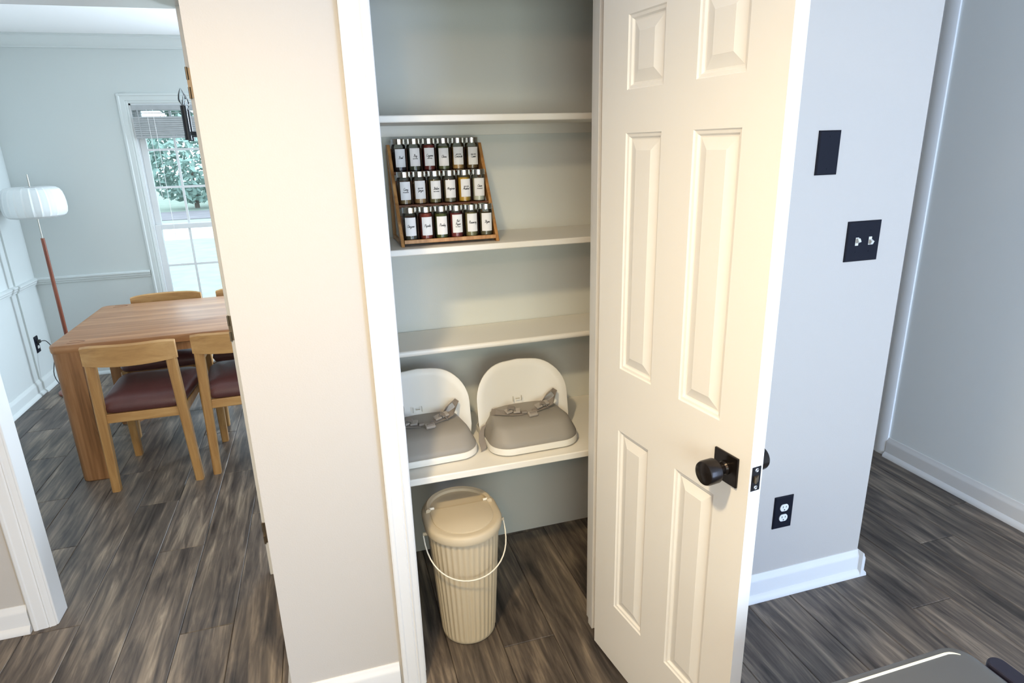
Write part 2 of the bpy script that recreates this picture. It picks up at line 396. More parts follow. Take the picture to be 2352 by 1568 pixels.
# dining doorway
struct('trim_11', vsweep(CAS, (DL - 0.066, DW0), (1, 0), (0, -1), 0, DH + 0.06), 'trim', 'white casing on the left side of the dining doorway', 'door casing', sharp=25)
struct('trim_12', MB().box(DL, DL + .010, DW0 - .006, DW1 + .004, 0, DH), 'trim', 'white jamb on the left side of the dining doorway', 'door jamb', bevel=0.004)
rj = struct('trim_13', MB().box(DR - .018, DR, DW0 + .040, DW1 + .004, 0, DH), 'trim', 'narrow jamb strip with hinges beside the cream pantry wall', 'door jamb', bevel=0.002)
struct('trim_14', MB().box(DL, DR + .1, DW0 - .065, DW1 + .004, DH - .012, DH + .05), 'trim', 'shaded head jamb above the dining doorway', 'door jamb', bevel=0.002)
for z in (1.85, 1.04, 0.197):
    hb = MB().box(DR - .019, DR - .001, DW0 + .0375, DW0 + .0395, z - .045, z + .045)
    hg = obj('hinge', hb, 'brass', rj)
    k = MB().cyl((DR - .016, DW0 + .035, z - .047), (DR - .016, DW0 + .035, z - .012), .004, n=12).cyl((DR - .016, DW0 + .035, z + .01), (DR - .016, DW0 + .035, z + .047), .004, n=12)
    obj('knuckle', k, 'brass', hg)
# hall doorway casing on the right wall
struct('trim_15', vsweep([(0, 0), (0, .008), (.010, .012), (.055, .014), (.060, .012), (.074, .010), (.078, 0)], (0.90, 0.708), (0, 1), (-1, 0), 0, 2.3), 'hcas', 'upright casing in the hall beyond the wall corner', 'door casing', sharp=25)

# ------------------------------------------------------------------ dining window
win = thing('window_1', ((WX0 + WX1) / 2, DY1, WZ0), 'white double hung dining window with grid panes and a raised blind', 'window', kind='structure')
wx, w0, w1 = (WX0 + WX1) / 2, WX0 - (WX0 + WX1) / 2, WX1 - (WX0 + WX1) / 2
H = WZ1 - WZ0
CASW = [(0, 0), (0, .016), (.012, .018), (.018, .013), (.046, .012), (.050, .008), (.056, .011), (.066, .008), (.066, 0)]
def cz(mb): return mb
obj('casing', vsweep(CASW, (w0 - .060, 0), (1, 0), (0, -1), -.06, H + .06), 'dtrim', win, sharp=25)
obj('casing', vsweep(CASW, (w1 + .060, 0), (-1, 0), (0, -1), -.06, H + .06), 'dtrim', win, sharp=25)
mb = MB(); mb.loft([[(x, -d, H - .006 + .066 - w) for w, d in CASW] for x in (w0 - .06, w1 + .06)]); obj('casing', mb, 'dtrim', win, sharp=25)
obj('sill', MB().box(w0 - .08, w1 + .08, -.045, .05, -.02, 0), 'dtrim', win, bevel=.006)
obj('frame', MB().box(w0, w0 + .018, .0, .10, 0, H).box(w1 - .018, w1, .0, .10, 0, H).box(w0, w1, .0, .10, H - .018, H).box(w0, w1, .05, .10, 0, .02), 'vinyl', win)
zm = 1.105 - WZ0
def sash(y, z0, z1, rows, nm):
    s = MB().box(w0 + .018, w0 + .060, y, y + .03, z0, z1).box(w1 - .060, w1 - .018, y, y + .03, z0, z1).box(w0 + .06, w1 - .06, y, y + .03, z0, z0 + .036).box(w0 + .06, w1 - .06, y, y + .03, z1 - .036, z1)
    so = obj('sash', s, 'vinyl', win, bevel=.003)
    gx0, gx1, gz0, gz1 = w0 + .06, w1 - .06, z0 + .036, z1 - .036
    for c in range(1, 3):
        x = gx0 + (gx1 - gx0) * c / 3
        obj('muntin', MB().box(x - .008, x + .008, y + .008, y + .022, gz0, gz1), 'vinyl', so)
    for r in range(1, rows):
        z = gz0 + (gz1 - gz0) * r / rows
        obj('muntin', MB().box(gx0, gx1, y + .009, y + .021, z - .008, z + .008), 'vinyl', so)
    for c in range(3):
        for r in range(rows):
            xa, xb = gx0 + (gx1 - gx0) * c / 3, gx0 + (gx1 - gx0) * (c + 1) / 3
            za, zb = gz0 + (gz1 - gz0) * r / rows, gz0 + (gz1 - gz0) * (r + 1) / rows
            obj('pane', MB().box(xa, xb, y + .014, y + .0165, za, zb), 'pane', so)
sash(.062, zm - .018, H - .018, 3, 'upper')
sash(.028, .02, zm + .018, 2, 'lower')
# blind
bl = thing('window_blind', (wx, DY1 - 0.0, 1.76), 'grey slatted blind pulled up at the top of the dining window', 'blind')
obj('head_rail', MB().box(w0 + .02, w1 - .02, -.012, .026, .185, .222), 'blind', bl, bevel=.003)
for i in range(9):
    z = .012 + i * .0145
    obj('slat', MB().box(w0 + .022, w1 - .022, -.026 + (i % 2) * .002, .026, z, z + .0138), 'blind', bl, bevel=.002)
obj('bottom_rail', MB().box(w0 + .022, w1 - .022, -.026, .026, -.008, .010), 'blind', bl, bevel=.003)
obj('slat', MB().box(w0 + .022, w1 - .022, -.024, .024, .166, .1685), 'blind', bl)
for sx in (.12, .16):
    obj('cord', MB().cyl((w0 + sx, -.030, -.75 if sx > .13 else -.45), (w0 + sx, -.028, .19), .0018, n=6), 'white', bl)
for sx in (.06, w1 - w0 - .06):
    obj('ladder_cord', MB().box(w0 + sx - .004, w0 + sx + .004, -.0275, -.0265, -.01, .19), 'blind', bl)

# ------------------------------------------------------------------ outdoors
tag(obj('lawn', MB().box(-40, 40, 4.2, 60, -0.62, -0.6), 'grass'), 'pale sunlit lawn outside the dining window', 'lawn', kind='stuff')
tag(obj('road', MB().box(-40, 40, 17.5, 21.5, -0.6, -0.585), 'road'), 'bright road strip beyond the lawn', 'road', kind='structure')
tag(obj('planting_bed', MB().box(-40, 40, 23.5, 27, -0.6, -0.57), 'soil'), 'brownish bed behind the road', 'soil', kind='structure')
def blob(rx, ry, rz, n, seed, sub=3):
    rnd = random.Random(seed)
    bm = bmesh.new(); bmesh.ops.create_icosphere(bm, subdivisions=sub, radius=1)
    ph = [(Vector((rnd.uniform(-1, 1), rnd.uniform(-1, 1), rnd.uniform(-1, 1))).normalized(), rnd.uniform(3, 8), rnd.uniform(0, 6)) for _ in range(n)]
    for v in bm.verts:
        k = 1 + sum(.06 * math.sin(d.dot(v.co) * fq + p) for d, fq, p in ph) + rnd.uniform(-.05, .05)
        v.co = Vector((v.co.x * rx, v.co.y * ry, v.co.z * rz)) * k
    me = bpy.data.meshes.new('crown'); bm.to_mesh(me); bm.free()
    return me
def leafy(rx, ry, rz, count, size, seed):
    rnd = random.Random(seed); mb = MB()
    for _ in range(count):
        d = Vector((rnd.gauss(0, 1), rnd.gauss(0, 1), rnd.gauss(0, 1))).normalized() * (rnd.uniform(.45, 1) ** .5)
        c = Vector((d.x * rx, d.y * ry, d.z * rz))
        a = Vector((rnd.gauss(0, 1), rnd.gauss(0, 1), rnd.gauss(0, 1))).normalized(); b = a.orthogonal().normalized()
        s = size * rnd.uniform(.6, 1.3)
        mb.add([c - a * s, c + b * s * .5, c + a * s, c - b * s * .5], [(0, 1, 2, 3)])
    return mb.mesh('crown')
def bush(x, y, rx, rz, label, seed):
    t = thing('bush', (x, y, -.57), label, 'bush')
    o = obj('foliage', leafy(rx, rx * .7, rz, 2600, .16, seed), 'bush', t, loc=(0, 0, rz * 1.12))
    obj('stem', MB().cyl((0, 0, 0), (0, 0, rz), .10, .05, n=10), 'bark', t)
bush(-6.9, 28.5, 2.3, 1.75, 'large rounded pale bush seen through the left window panes', 3)
bush(-3.0, 30.0, 2.2, 1.7, 'large rounded pale bush seen through the middle window panes', 4)
for i, (x, y, h, lb) in enumerate([(-13.5, 33.5, 7.5, 'tree behind the bushes at the left of the window view'), (-6.6, 35.5, 8.5, 'tall tree above the pale bush in the window view'), (0.2, 34.5, 8.0, 'tree behind the bushes at the right of the window view')]):
    t = thing('tree', (x, y, -.57), lb, 'tree')
    obj('trunk', MB().tube([(0, 0, 0), (.1, 0, h * .25), (0, .1, h * .5), (.05, 0, h * .8)], [.25, .2, .15, .06], n=10), 'bark', t)
    obj('crown', leafy(2.6, 2.2, h * .36, 2600, .24, 20 + i), 'leaf', t, loc=(0, 0, h * .66))

# ------------------------------------------------------------------ pantry door
DA = R(8)
DWD, DHT, DTK = 0.606, 2.03, 0.035
door = thing('door_1', (-1.111, -0.0136, 0.008), 'cream six panel pantry door standing open with a black knob', 'door', rz=math.atan2(-math.cos(DA), math.sin(DA)), kind='structure')
cols = [(.110, .252), (.362, .504)]
rows = [(.224, .836), (1.024, 1.648), (1.748, 1.915)]
g = MB()
for x0, x1 in [(0, .110), (.252, .362), (.504, DWD)]: g.box(x0, x1, 0, DTK, 0, DHT)
for x0, x1 in cols:
    for z0, z1 in [(0, rows[0][0]), (rows[0][1], rows[1][0]), (rows[1][1], rows[2][0]), (rows[2][1], DHT)]: g.box(x0, x1, 0, DTK, z0, z1)
# one continuous leaf: merge coincident faces so no seams show
me = g.mesh('leaf'); bm = bmesh.new(); bm.from_mesh(me)
bmesh.ops.remove_doubles(bm, verts=bm.verts, dist=1e-5)
seen = {}
for f in list(bm.faces):
    k = tuple(round(c, 4) for c in f.calc_center_median())
    seen.setdefault(k, []).append(f)
kill = [f for fs in seen.values() if len(fs) > 1 for f in fs]
bmesh.ops.delete(bm, geom=kill, context='FACES_ONLY')
inner = [f for f in bm.faces if abs(f.normal.x) > .9 and .01 < f.calc_center_median().x < DWD - .01 and not any(z0 - .001 < f.calc_center_median().z < z1 + .001 for z0, z1 in rows)]
bmesh.ops.delete(bm, geom=inner, context='FACES_ONLY')
bmesh.ops.recalc_face_normals(bm, faces=bm.faces)
bm.to_mesh(me); bm.free()
obj('leaf', me, 'door', door)
def panel_mesh(w, h):
    rings = [(0, 0), (.003, .0035), (.009, .0048), (.013, .0095), (.016, .0100), (.040, .0030), (.0415, .0022)]
    mb = MB()
    def side(y0, sg):
        rs = []
        for ins, d in rings:
            y = y0 + sg * d
            rs.append([(ins, y, ins), (w - ins, y, ins), (w - ins, y, h - ins), (ins, y, h - ins)])
        mb.loft(rs, False, True)
    side(0, 1); side(DTK, -1)
    return mb
for x0, x1 in cols:
    for z0, z1 in rows:
        obj('panel', panel_mesh(x1 - x0, z1 - z0), 'door', door, loc=(x0, 0, z0), sharp=12)
KS, KZ = .538, .925
for sg, y0 in ((-1, 0), (1, DTK)):
    ro = obj('rosette', MB().box(KS - .036, KS + .036, min(y0, y0 + sg * .006), max(y0, y0 + sg * .006), KZ - .036, KZ + .036), 'knob', door, bevel=.0015)
    k = MB()
    prof = [(.0165, .006), (.0165, .010), (.0135, .014), (.0135, .028), (.017, .032), (.026, .034), (.0285, .037), (.0285, .062), (.0265, .067), (.020, .070), (.008, .071), (.004, .0715)]
    n = 36
    rr = [[(KS + r * math.cos(2 * PI * i / n), y0 + sg * d, KZ + r * math.sin(2 * PI * i / n)) for i in range(n)] for r, d in prof]
    k.loft(rr)
    obj('knob', k, 'knob', door, sharp=35)
lp = obj('latch_plate', MB().box(DWD, DWD + .0014, .005, .030, KZ - .029, KZ + .029), 'black', door, bevel=.0008)
for z in (-.021, .021):
    obj('screw', MB().lathe([(.0052, 0), (.0050, .0012), (.0035, .0016), (.0018, .0008)], 14), 'steel', lp, loc=(DWD + .0012, .0175, KZ + z), rot=(0, PI / 2, 0))
lb_ = MB(); lb_.loft([[(DWD, .0105, KZ - .008), (DWD, .0245, KZ - .008), (DWD, .0245, KZ + .008), (DWD, .0105, KZ + .008)], [(DWD + .009, .0105, KZ - .0075), (DWD + .002, .0245, KZ - .0075), (DWD + .002, .0245, KZ + .0075), (DWD + .009, .0105, KZ + .0075)]])
obj('latch_bolt', lb_, 'brass', lp)
for z in (.18, 1.0, 1.82):
    obj('hinge', MB().cyl((-.004, .040, z - .045), (-.004, .040, z + .045), .006, n=12).box(-.002, 0, .004, .036, z - .045, z + .045), 'black', door)

# ------------------------------------------------------------------ wall plates
def plate(name, x, z, w, h, label, cat):
    t = thing(name, (x, 0, z), label, cat)
    mb = MB(); e = .004
    mb.loft([[(-w, 0, -h), (w, 0, -h), (w, 0, h), (-w, 0, h)], [(-w, -.003, -h), (w, -.003, -h), (w, -.003, h), (-w, -.003, h)], [(-w + e, -.0065, -h + e), (w - e, -.0065, -h + e), (w - e, -.0065, h - e), (-w + e, -.0065, h - e)]])
    p = obj('cover_plate', mb, 'platemat', t)
    return t
t = plate('blank_plate', -.363, 1.587, .0395, .0645, 'plain black blank wall plate above the double switch', 'wall plate')
for z in (-.047, .047): obj('screw', MB().cyl((0, -.0062, z), (0, -.0072, z), .003, n=10), 'platemat', t)
t = plate('light_switch', -.186, 1.310, .0655, .0645, 'black double switch plate with two cream toggles', 'light switch')
for x, tilt in ((-.026, -28), (.026, 28)):
    tg = MB().box(-.005, .005, -.013, 0, -.0062, .0062)
    obj('toggle', tg, 'toggle', t, loc=(x, -.006, 0), rot=(R(tilt), 0, 0), bevel=.001)
    obj('toggle_base', MB().box(x - .0062, x + .0062, -.0072, -.006, -.013, .013), 'toggle', t, bevel=.0006)
    for z in (-.034, .034): obj('screw', MB().cyl((x, -.0062, z), (x, -.0072, z), .003, n=10), 'platemat', t)
def receptacle(t, z, material='white', k=1.0):
    n = 28; out = []
    for i in range(n):
        a = 2 * PI * i / n; x = .0175 * math.cos(a); zz = .0165 * math.sin(a)
        zz = max(-.0138, min(.0138, zz)); out.append((x * k, zz * k))
    mb = MB(); mb.loft([[(x, -.006, z + q) for x, q in out], [(x, -.0085, z + q) for x, q in out], [(x * .94, -.0092, z + q * .94) for x, q in out]])
    f = obj('receptacle', mb, material, t)
    for x, hh in ((-.0065, .0052), (.0065, .0042)):
        obj('slot', MB().box(x - .0012, x + .0012, -.0095, -.0088, z + .003 - hh * .6, z + .003 + hh), 'ink', f)
    obj('slot', MB().cyl((0, -.0095, z - .0075), (0, -.0088, z - .0075), .0026, n=10), 'ink', f)
t = plate('wall_outlet', -.375, .350, .0395, .0645, 'black wall outlet with two white sockets low beside the door edge', 'outlet')
receptacle(t, .0205); receptacle(t, -.0205)
obj('screw', MB().cyl((0, -.0062, 0), (0, -.0075, 0), .003, n=10), 'platemat', t)
t = plate('wall_outlet', 0, 0, .030, .060, 'small black outlet on the dining wall with the lamp plugged in', 'outlet')
t.location = (DX0 + .012, 3.555, .345); t.rotation_euler = (0, 0, R(90))
receptacle(t, .0205, 'platemat'); receptacle(t, -.0205, 'white', .8)

# ------------------------------------------------------------------ pantry shelves
shelf_specs = [(1.729, .372, .021, 'top pantry shelf, empty'), (1.329, .374, .021, 'pantry shelf holding the spice rack'), (.970, .440, .021, 'narrow empty pantry shelf above the booster seats'), (.607, .214, .025, 'deep pantry shelf holding the two booster seats')]
for z, y0, th, lb in shelf_specs:
    s = thing('pantry_shelf', (-1.3225, .69, z), 'white painted ' + lb, 'shelf', group='pantry shelves')
    obj('board', MB().box(-.6625, .6625, y0 - .69, 0, -th, 0), 'shelf', s, bevel=.004 if z != .970 else .009, seg=3)
    obj('cleat', MB().box(-.6625, .6625, -.018, 0, -th - .035, -th), 'shelf', s)

# ------------------------------------------------------------------ spice rack
RX0, RX1, RZ, RY = -1.610, -1.282, 1.329, .418
rack = thing('spice_rack', ((RX0 + RX1) / 2, RY, RZ), 'three tier wooden spice rack filled with labelled jars', 'spice rack')
hw = (RX1 - RX0) / 2
tiers = [(.018, .036), (.126, .118), (.230, .196)]      # (z of tier top, y centre of jar row)
def rack_side(x0, x1):
    pr = [(0, 0), (.030, 0), (.225, .290), (.225, .312), (.196, .312)]
    mb = MB(); mb.loft([[(x, y, z) for y, z in pr] for x in (x0, x1)]); return mb
def rack_side2(x0, x1):
    # slanted front rail of the side with a rear leg
    pr = [(0, 0), (.034, 0), (.242, .306), (.236, .318), (.205, .318)]
    mb = MB(); mb.loft([[(x, y, z) for y, z in pr] for x in (x0, x1)])
    mb.box(x0, x1, .222, .240, 0, .300)
    mb.box(x0, x1, .02, .23, .004, .016)
    return mb
obj('side_panel', rack_side2(-hw, -hw + .011), 'rack', rack, bevel=.0015)
obj('side_panel', rack_side2(hw - .011, hw), 'rack', rack, bevel=.0015)
for z, y in tiers:
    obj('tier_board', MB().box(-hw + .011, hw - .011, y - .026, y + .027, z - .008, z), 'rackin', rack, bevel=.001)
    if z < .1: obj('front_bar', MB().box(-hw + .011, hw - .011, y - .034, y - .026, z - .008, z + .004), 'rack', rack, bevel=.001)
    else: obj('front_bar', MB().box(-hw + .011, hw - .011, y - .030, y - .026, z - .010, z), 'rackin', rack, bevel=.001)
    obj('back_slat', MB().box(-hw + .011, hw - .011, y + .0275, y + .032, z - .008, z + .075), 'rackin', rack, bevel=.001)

# stroke lettering ----------------------------------------------------
def arc(cx, cy, rx, ry, a0, a1, n=7):
    return [(cx + rx * math.cos(R(a0 + (a1 - a0) * i / (n - 1))), cy + ry * math.sin(R(a0 + (a1 - a0) * i / (n - 1)))) for i in range(n)]
LC = {
 'a': ([arc(.42, .5, .38, .5, 50, 340) + [(.82, .95), (.82, .2), (1.05, .05)]], 1.0),
 'b': ([[(0, .1), (.3, 1.2), (.35, 2.0), (.2, 2.1), (.15, 1.2), (.15, .2)] + arc(.42, .45, .28, .45, 210, 470) + [(.9, .8)]], .85),
 'c': ([arc(.42, .5, .38, .5, 50, 320) + [(.95, .2)]], .85),
 'd': ([arc(.42, .5, .38, .5, 50, 340) + [(.95, 2.0), (.85, .2), (1.1, .05)]], 1.05),
 'e': ([[(0, .3), (.5, .55), (.7, .8)] + arc(.42, .5, .3, .5, 30, 320) + [(.95, .2)]], .85),
 'g': ([arc(.42, .5, .38, .5, 50, 340) + [(.82, .95), (.75, -.6), (.45, -1.0), (.2, -.7), (1.05, .15)]], 1.0),
 'h': ([[(0, .1), (.3, 1.2), (.38, 2.0), (.2, 2.1), (.12, 0), (.3, .8), (.55, 1), (.68, .7), (.68, .15), (.95, .1)]], .9),
 'i': ([[(0, .2), (.3, 1.0), (.28, .15), (.55, .1)], [(.38, 1.45), (.42, 1.55)]], .5),
 'k': ([[(0, .1), (.3, 1.2), (.38, 2.0), (.2, 2.1), (.12, 0)], [(.65, 1.0), (.2, .5), (.7, 0), (.95, .1)]], .9),
 'l': ([[(0, .1), (.35, 1.3), (.4, 2.0), (.25, 2.1), (.2, .3), (.35, 0), (.6, .15)]], .5),
 'm': ([[(0, .7), (.12, 1), (.14, 0), (.3, .8), (.45, 1), (.55, .8), (.55, 0), (.72, .8), (.88, 1), (.98, .7), (.98, .15), (1.2, .1)]], 1.15),
 'n': ([[(0, .7), (.12, 1), (.14, 0), (.35, .85), (.52, 1), (.64, .75), (.64, .15), (.9, .1)]], .85),
 'o': ([arc(.4, .5, .35, .5, 80, 440, 10) + [(.7, .85), (.95, .8)]], .9),
 'p': ([[(0, .6), (.2, 1.0), (.12, -1.0)], [(.17, .7)] + arc(.42, .5, .32, .5, 150, -150, 8) + [(.95, .2)]], .9),
 'r': ([[(0, .2), (.2, 1.05), (.3, .85), (.55, .9), (.5, .2), (.75, .1)]], .68),
 's': ([[(0, .1), (.4, 1.05), (.45, .7), (.6, .3), (.4, 0), (.15, .12)], [(.4, 0), (.8, .15)]], .7),
 't': ([[(0, .2), (.4, 1.7), (.3, .2), (.6, .1)], [(.1, 1.15), (.65, 1.2)]], .55),
 'u': ([[(0, .8), (.15, 1), (.15, .2), (.35, 0), (.65, .4), (.7, 1), (.7, .15), (.95, .1)]], .9),
 'v': ([[(0, .8), (.15, 1), (.3, 0), (.6, .9), (.85, .85)]], .8),
 'y': ([[(0, .8), (.15, 1), (.15, .3), (.35, .05), (.7, .6), (.75, 1), (.65, -.6), (.4, -1.0), (.2, -.7), (1.0, .2)]], .95),
 'j': ([[(0, .2), (.35, 1.0), (.3, -.6), (.05, -1.0), (-.1, -.7), (.6, .2)], [(.42, 1.45), (.46, 1.55)]], .5),
}
UC = {
 'B': ([[(.35, 2.1), (.2, 0)], [(0, 1.7), (.4, 2.2), (1.0, 2.0), (1.0, 1.4), (.4, 1.15), (1.1, 1.0), (1.1, .3), (.6, 0), (.1, .2)]], 1.25),
 'C': ([[(1.05, 1.8)] + arc(.65, 1.05, .6, 1.05, 60, 310, 9)], 1.1),
 'G': ([[(1.05, 1.8)] + arc(.65, 1.05, .6, 1.05, 60, 330, 9) + [(1.15, 1.0), (1.1, -.4), (.6, -.7)]], 1.25),
 'I': ([[(0, 1.6), (.5, 2.1), (.45, .3), (.1, 0), (-.1, .3)], [(.2, 2.1), (.8, 2.1)]], .75),
 'M': ([[(0, 0), (.35, 2.0), (.6, .4), (1.1, 2.05), (1.2, .2), (1.45, .1)]], 1.4),
 'O': ([arc(.65, 1.05, .58, 1.05, 100, 470, 12) + [(1.3, 1.8)]], 1.3),
 'P': ([[(.4, 2.1), (.2, 0)], [(0, 1.7), (.4, 2.2), (1.1, 2.0), (1.05, 1.2), (.35, 1.0)]], 1.15),
 'R': ([[(.4, 2.1), (.2, 0)], [(0, 1.7), (.4, 2.2), (1.05, 2.0), (1.0, 1.25), (.35, 1.05), (.8, .4), (1.2, .05)]], 1.2),
 'T': ([[(0, 1.7), (.2, 2.1), (1.2, 2.05)], [(.7, 2.05), (.5, .2), (.2, 0)]], 1.0),
}
BK = {
 'A': [[(0, 0), (.4, 1), (.8, 0)], [(.15, .4), (.65, .4)]], 'D': [[(0, 0), (0, 1), (.5, .9), (.7, .5), (.5, .1), (0, 0)]],
 'E': [[(.6, 0), (0, 0), (0, 1), (.6, 1)], [(0, .5), (.5, .5)]], 'F': [[(0, 0), (0, 1), (.6, 1)], [(0, .5), (.5, .5)]],
 'G': [[(.7, .85), (.4, 1), (0, .5), (.4, 0), (.7, .15), (.7, .45), (.4, .45)]], 'I': [[(.1, 0), (.1, 1)]],
 'K': [[(0, 0), (0, 1)], [(.6, 1), (0, .5), (.6, 0)]], 'L': [[(0, 1), (0, 0), (.55, 0)]],
 'N': [[(0, 0), (0, 1), (.7, 0), (.7, 1)]], 'O': [[(.4, 1), (0, .5), (.4, 0), (.8, .5), (.4, 1)]],
 'P': [[(0, 0), (0, 1), (.6, .9), (.6, .55), (0, .45)]], 'R': [[(0, 0), (0, 1), (.6, .9), (.6, .55), (0, .45), (.6, 0)]],
 'S': [[(.6, .85), (.3, 1), (.05, .75), (.55, .3), (.3, 0), (0, .15)]], 'U': [[(0, 1), (.05, .15), (.35, 0), (.65, .15), (.7, 1)]],
 'V': [[(0, 1), (.4, 0), (.8, 1)]], 'W': [[(0, 1), (.2, 0), (.5, .8), (.8, 0), (1.0, 1)]],
}
def script_line(txt, size):
    x = 0; out = []
    for ch in txt:
        pl, adv = (UC if ch.isupper() else LC)[ch]
        for p in pl: out.append([((x + a + b * .32) * size, b * size) for a, b in p])
        x += adv * .92
    return out, (x + .2) * size
def block_line(txt, size):
    x = 0; out = []
    for ch in txt:
        w = max(max(q[0] for q in p) for p in BK[ch])
        for p in BK[ch]: out.append([((x + a) * size, b * size) for a, b in p])
        x += w + .35
    return out, (x - .35) * size
JR = .0232
LABW, LABH = .0375, .0585
def on_cyl(u, z, r):
    a = u / r
    return (r * math.sin(a), -r * math.cos(a), z)
def text_mesh(lines, zc):
    """lines = [(text, style)] stacked around zc"""
    mb = MB(); r = JR + .0007
    hts = {'s': .0022, 'S': .0019, 'b': .0030}
    total = 0; rows_ = []
    for txt, st in lines:
        pl, w = (block_line(txt, .0030) if st == 'b' else script_line(txt, .0040 if st == 's' else .0036))
        mx = .0345 if st != 'b' else .020
        k = min(1, mx / w)
        rows_.append((pl, w, k, st)); total += .0062 if st == 'b' else .0100
    z = zc + total / 2
    for pl, w, k, st in rows_:
        h = .0062 if st == 'b' else .0100
        zb = z - h * .72; z -= h
        lw = .00042 if st == 'b' else .00050
        for p in pl:
            pts = [((x - w / 2) * k, zb + y * (1 if st != 'b' else k)) for x, y in p]
            for (x0, y0), (x1, y1) in zip(pts, pts[1:]):
                dx, dy = x1 - x0, y1 - y0; L = math.hypot(dx, dy)
                if L < 1e-6: continue
                nx_, ny_ = -dy / L * lw, dx / L * lw; ex, ey = dx / L * lw * .5, dy / L * lw * .5
                q = [(x0 + nx_ - ex, y0 + ny_ - ey), (x0 - nx_ - ex, y0 - ny_ - ey), (x1 - nx_ + ex, y1 - ny_ + ey), (x1 + nx_ + ex, y1 + ny_ + ey)]
                mb.add([on_cyl(u_, v_, r) for u_, v_ in q], [(0, 1, 2, 3)])
    return mb
jar_body = MB().lathe([(.0205, 0), (JR, .002), (JR, .080), (.0212, .086), (.0200, .088), (.0200, .092)], 28, cap1=False).mesh('glass', 40)
jar_lid = MB().lathe([(.0235, .0875), (.0249, .0878), (.0249, .0895), (.0240, .0902), (.0240, .1040), (.0230, .1055), (.010, .1060)], 32).mesh('lid', 30)
lm = MB(); nseg = 10
lm.loft([[on_cyl(-LABW / 2 + LABW * i / nseg, z, JR + .0004) for i in range(nseg + 1)] for z in (.0155, .0155 + LABH)], False, False, closed=False)
lab_me = lm.mesh('paper_label', 60)
def fill_mesh(h):
    return MB().lathe([(.019, .002), (.0217, .004), (.0217, h - .002), (.020, h), (.004, h + .001)], 22).mesh('spice', 40)
SP = [
 [('Basil', [('Basil', 's')], (.045, .035, .040), .066), ('Bay leaves', [('Bay', 's'), ('LEAVES', 'b')], (.060, .070, .045), .074), ('Cayenne pepper', [('Cayenne', 's'), ('PEPPER', 'b')], (.150, .022, .016), .084), ('Chives', [('Chives', 's')], (.100, .115, .045), .078), ('Ground coriander', [('GROUND', 'b'), ('Coriander', 's')], (.40, .25, .10), .070), ('Ground cumin', [('GROUND', 'b'), ('Cumin', 's')], (.16, .105, .045), .074)],
 [('Curry powder', [('Curry', 's'), ('POWDER', 'b')], (.23, .15, .075), .068), ('Ground ginger', [('GROUND', 'b'), ('Ginger', 's')], (.33, .20, .10), .066), ('Italian seasoning', [('Italian', 's'), ('SEASONING', 'b')], (.15, .125, .055), .076), ('Marjoram', [('Marjoram', 's')], (.16, .135, .085), .072), ('Ground mustard', [('GROUND', 'b'), ('Mustard', 's')], (.56, .29, .04), .080), ('Onion powder', [('Onion', 's'), ('POWDER', 'b')], (.70, .57, .40), .076)],
 [('Oregano', [('Oregano', 's')], (.065, .060, .045), .070), ('Paprika', [('Paprika', 's')], (.20, .035, .020), .084), ('Parsley', [('Parsley', 's')], (.070, .085, .025), .080), ('Red pepper flakes', [('Red', 'S'), ('Pepper', 'S'), ('FLAKES', 'b')], (.17, .028, .030), .078), ('Rosemary', [('Rosemary', 's')], (.20, .175, .085), .078), ('Thyme', [('Thyme', 's')], (.11, .095, .055), .076)],
]
ROWNAME = ['top', 'middle', 'bottom']
pitch = .0506
for ri, row in enumerate(SP):
    tz, ty = tiers[2 - ri]
    for ci, (nm, lines, colr, fh) in enumerate(row):
        x = (RX0 + RX1) / 2 + (ci - 2.5) * pitch
        j = thing('spice_jar', (x, RY + ty, RZ + tz + .0004), 'glass jar with chrome lid labelled %s on the %s tier' % (nm, ROWNAME[ri]), 'spice jar', rz=random.uniform(-.14, .14) + .05, group='spice jars in the wooden rack')
        sk = 'spice_%d_%d' % (ri, ci)
        M[sk] = mat(sk, tuple(min(.9, c_ * 1.6) for c_ in colr), .85, bump=(900, .8), var=(700, .45))
        obj('spice', fill_mesh(fh), sk, j)
        b_ = obj('glass', jar_body, 'jarglass', j)
        obj('lid', jar_lid, 'chrome', j)
        dz = random.uniform(-.002, .002)
        lo = obj('paper_label', lab_me, 'paper', j, loc=(0, 0, dz))
        obj('lettering', text_mesh(lines, .0155 + LABH / 2), 'ink', lo)

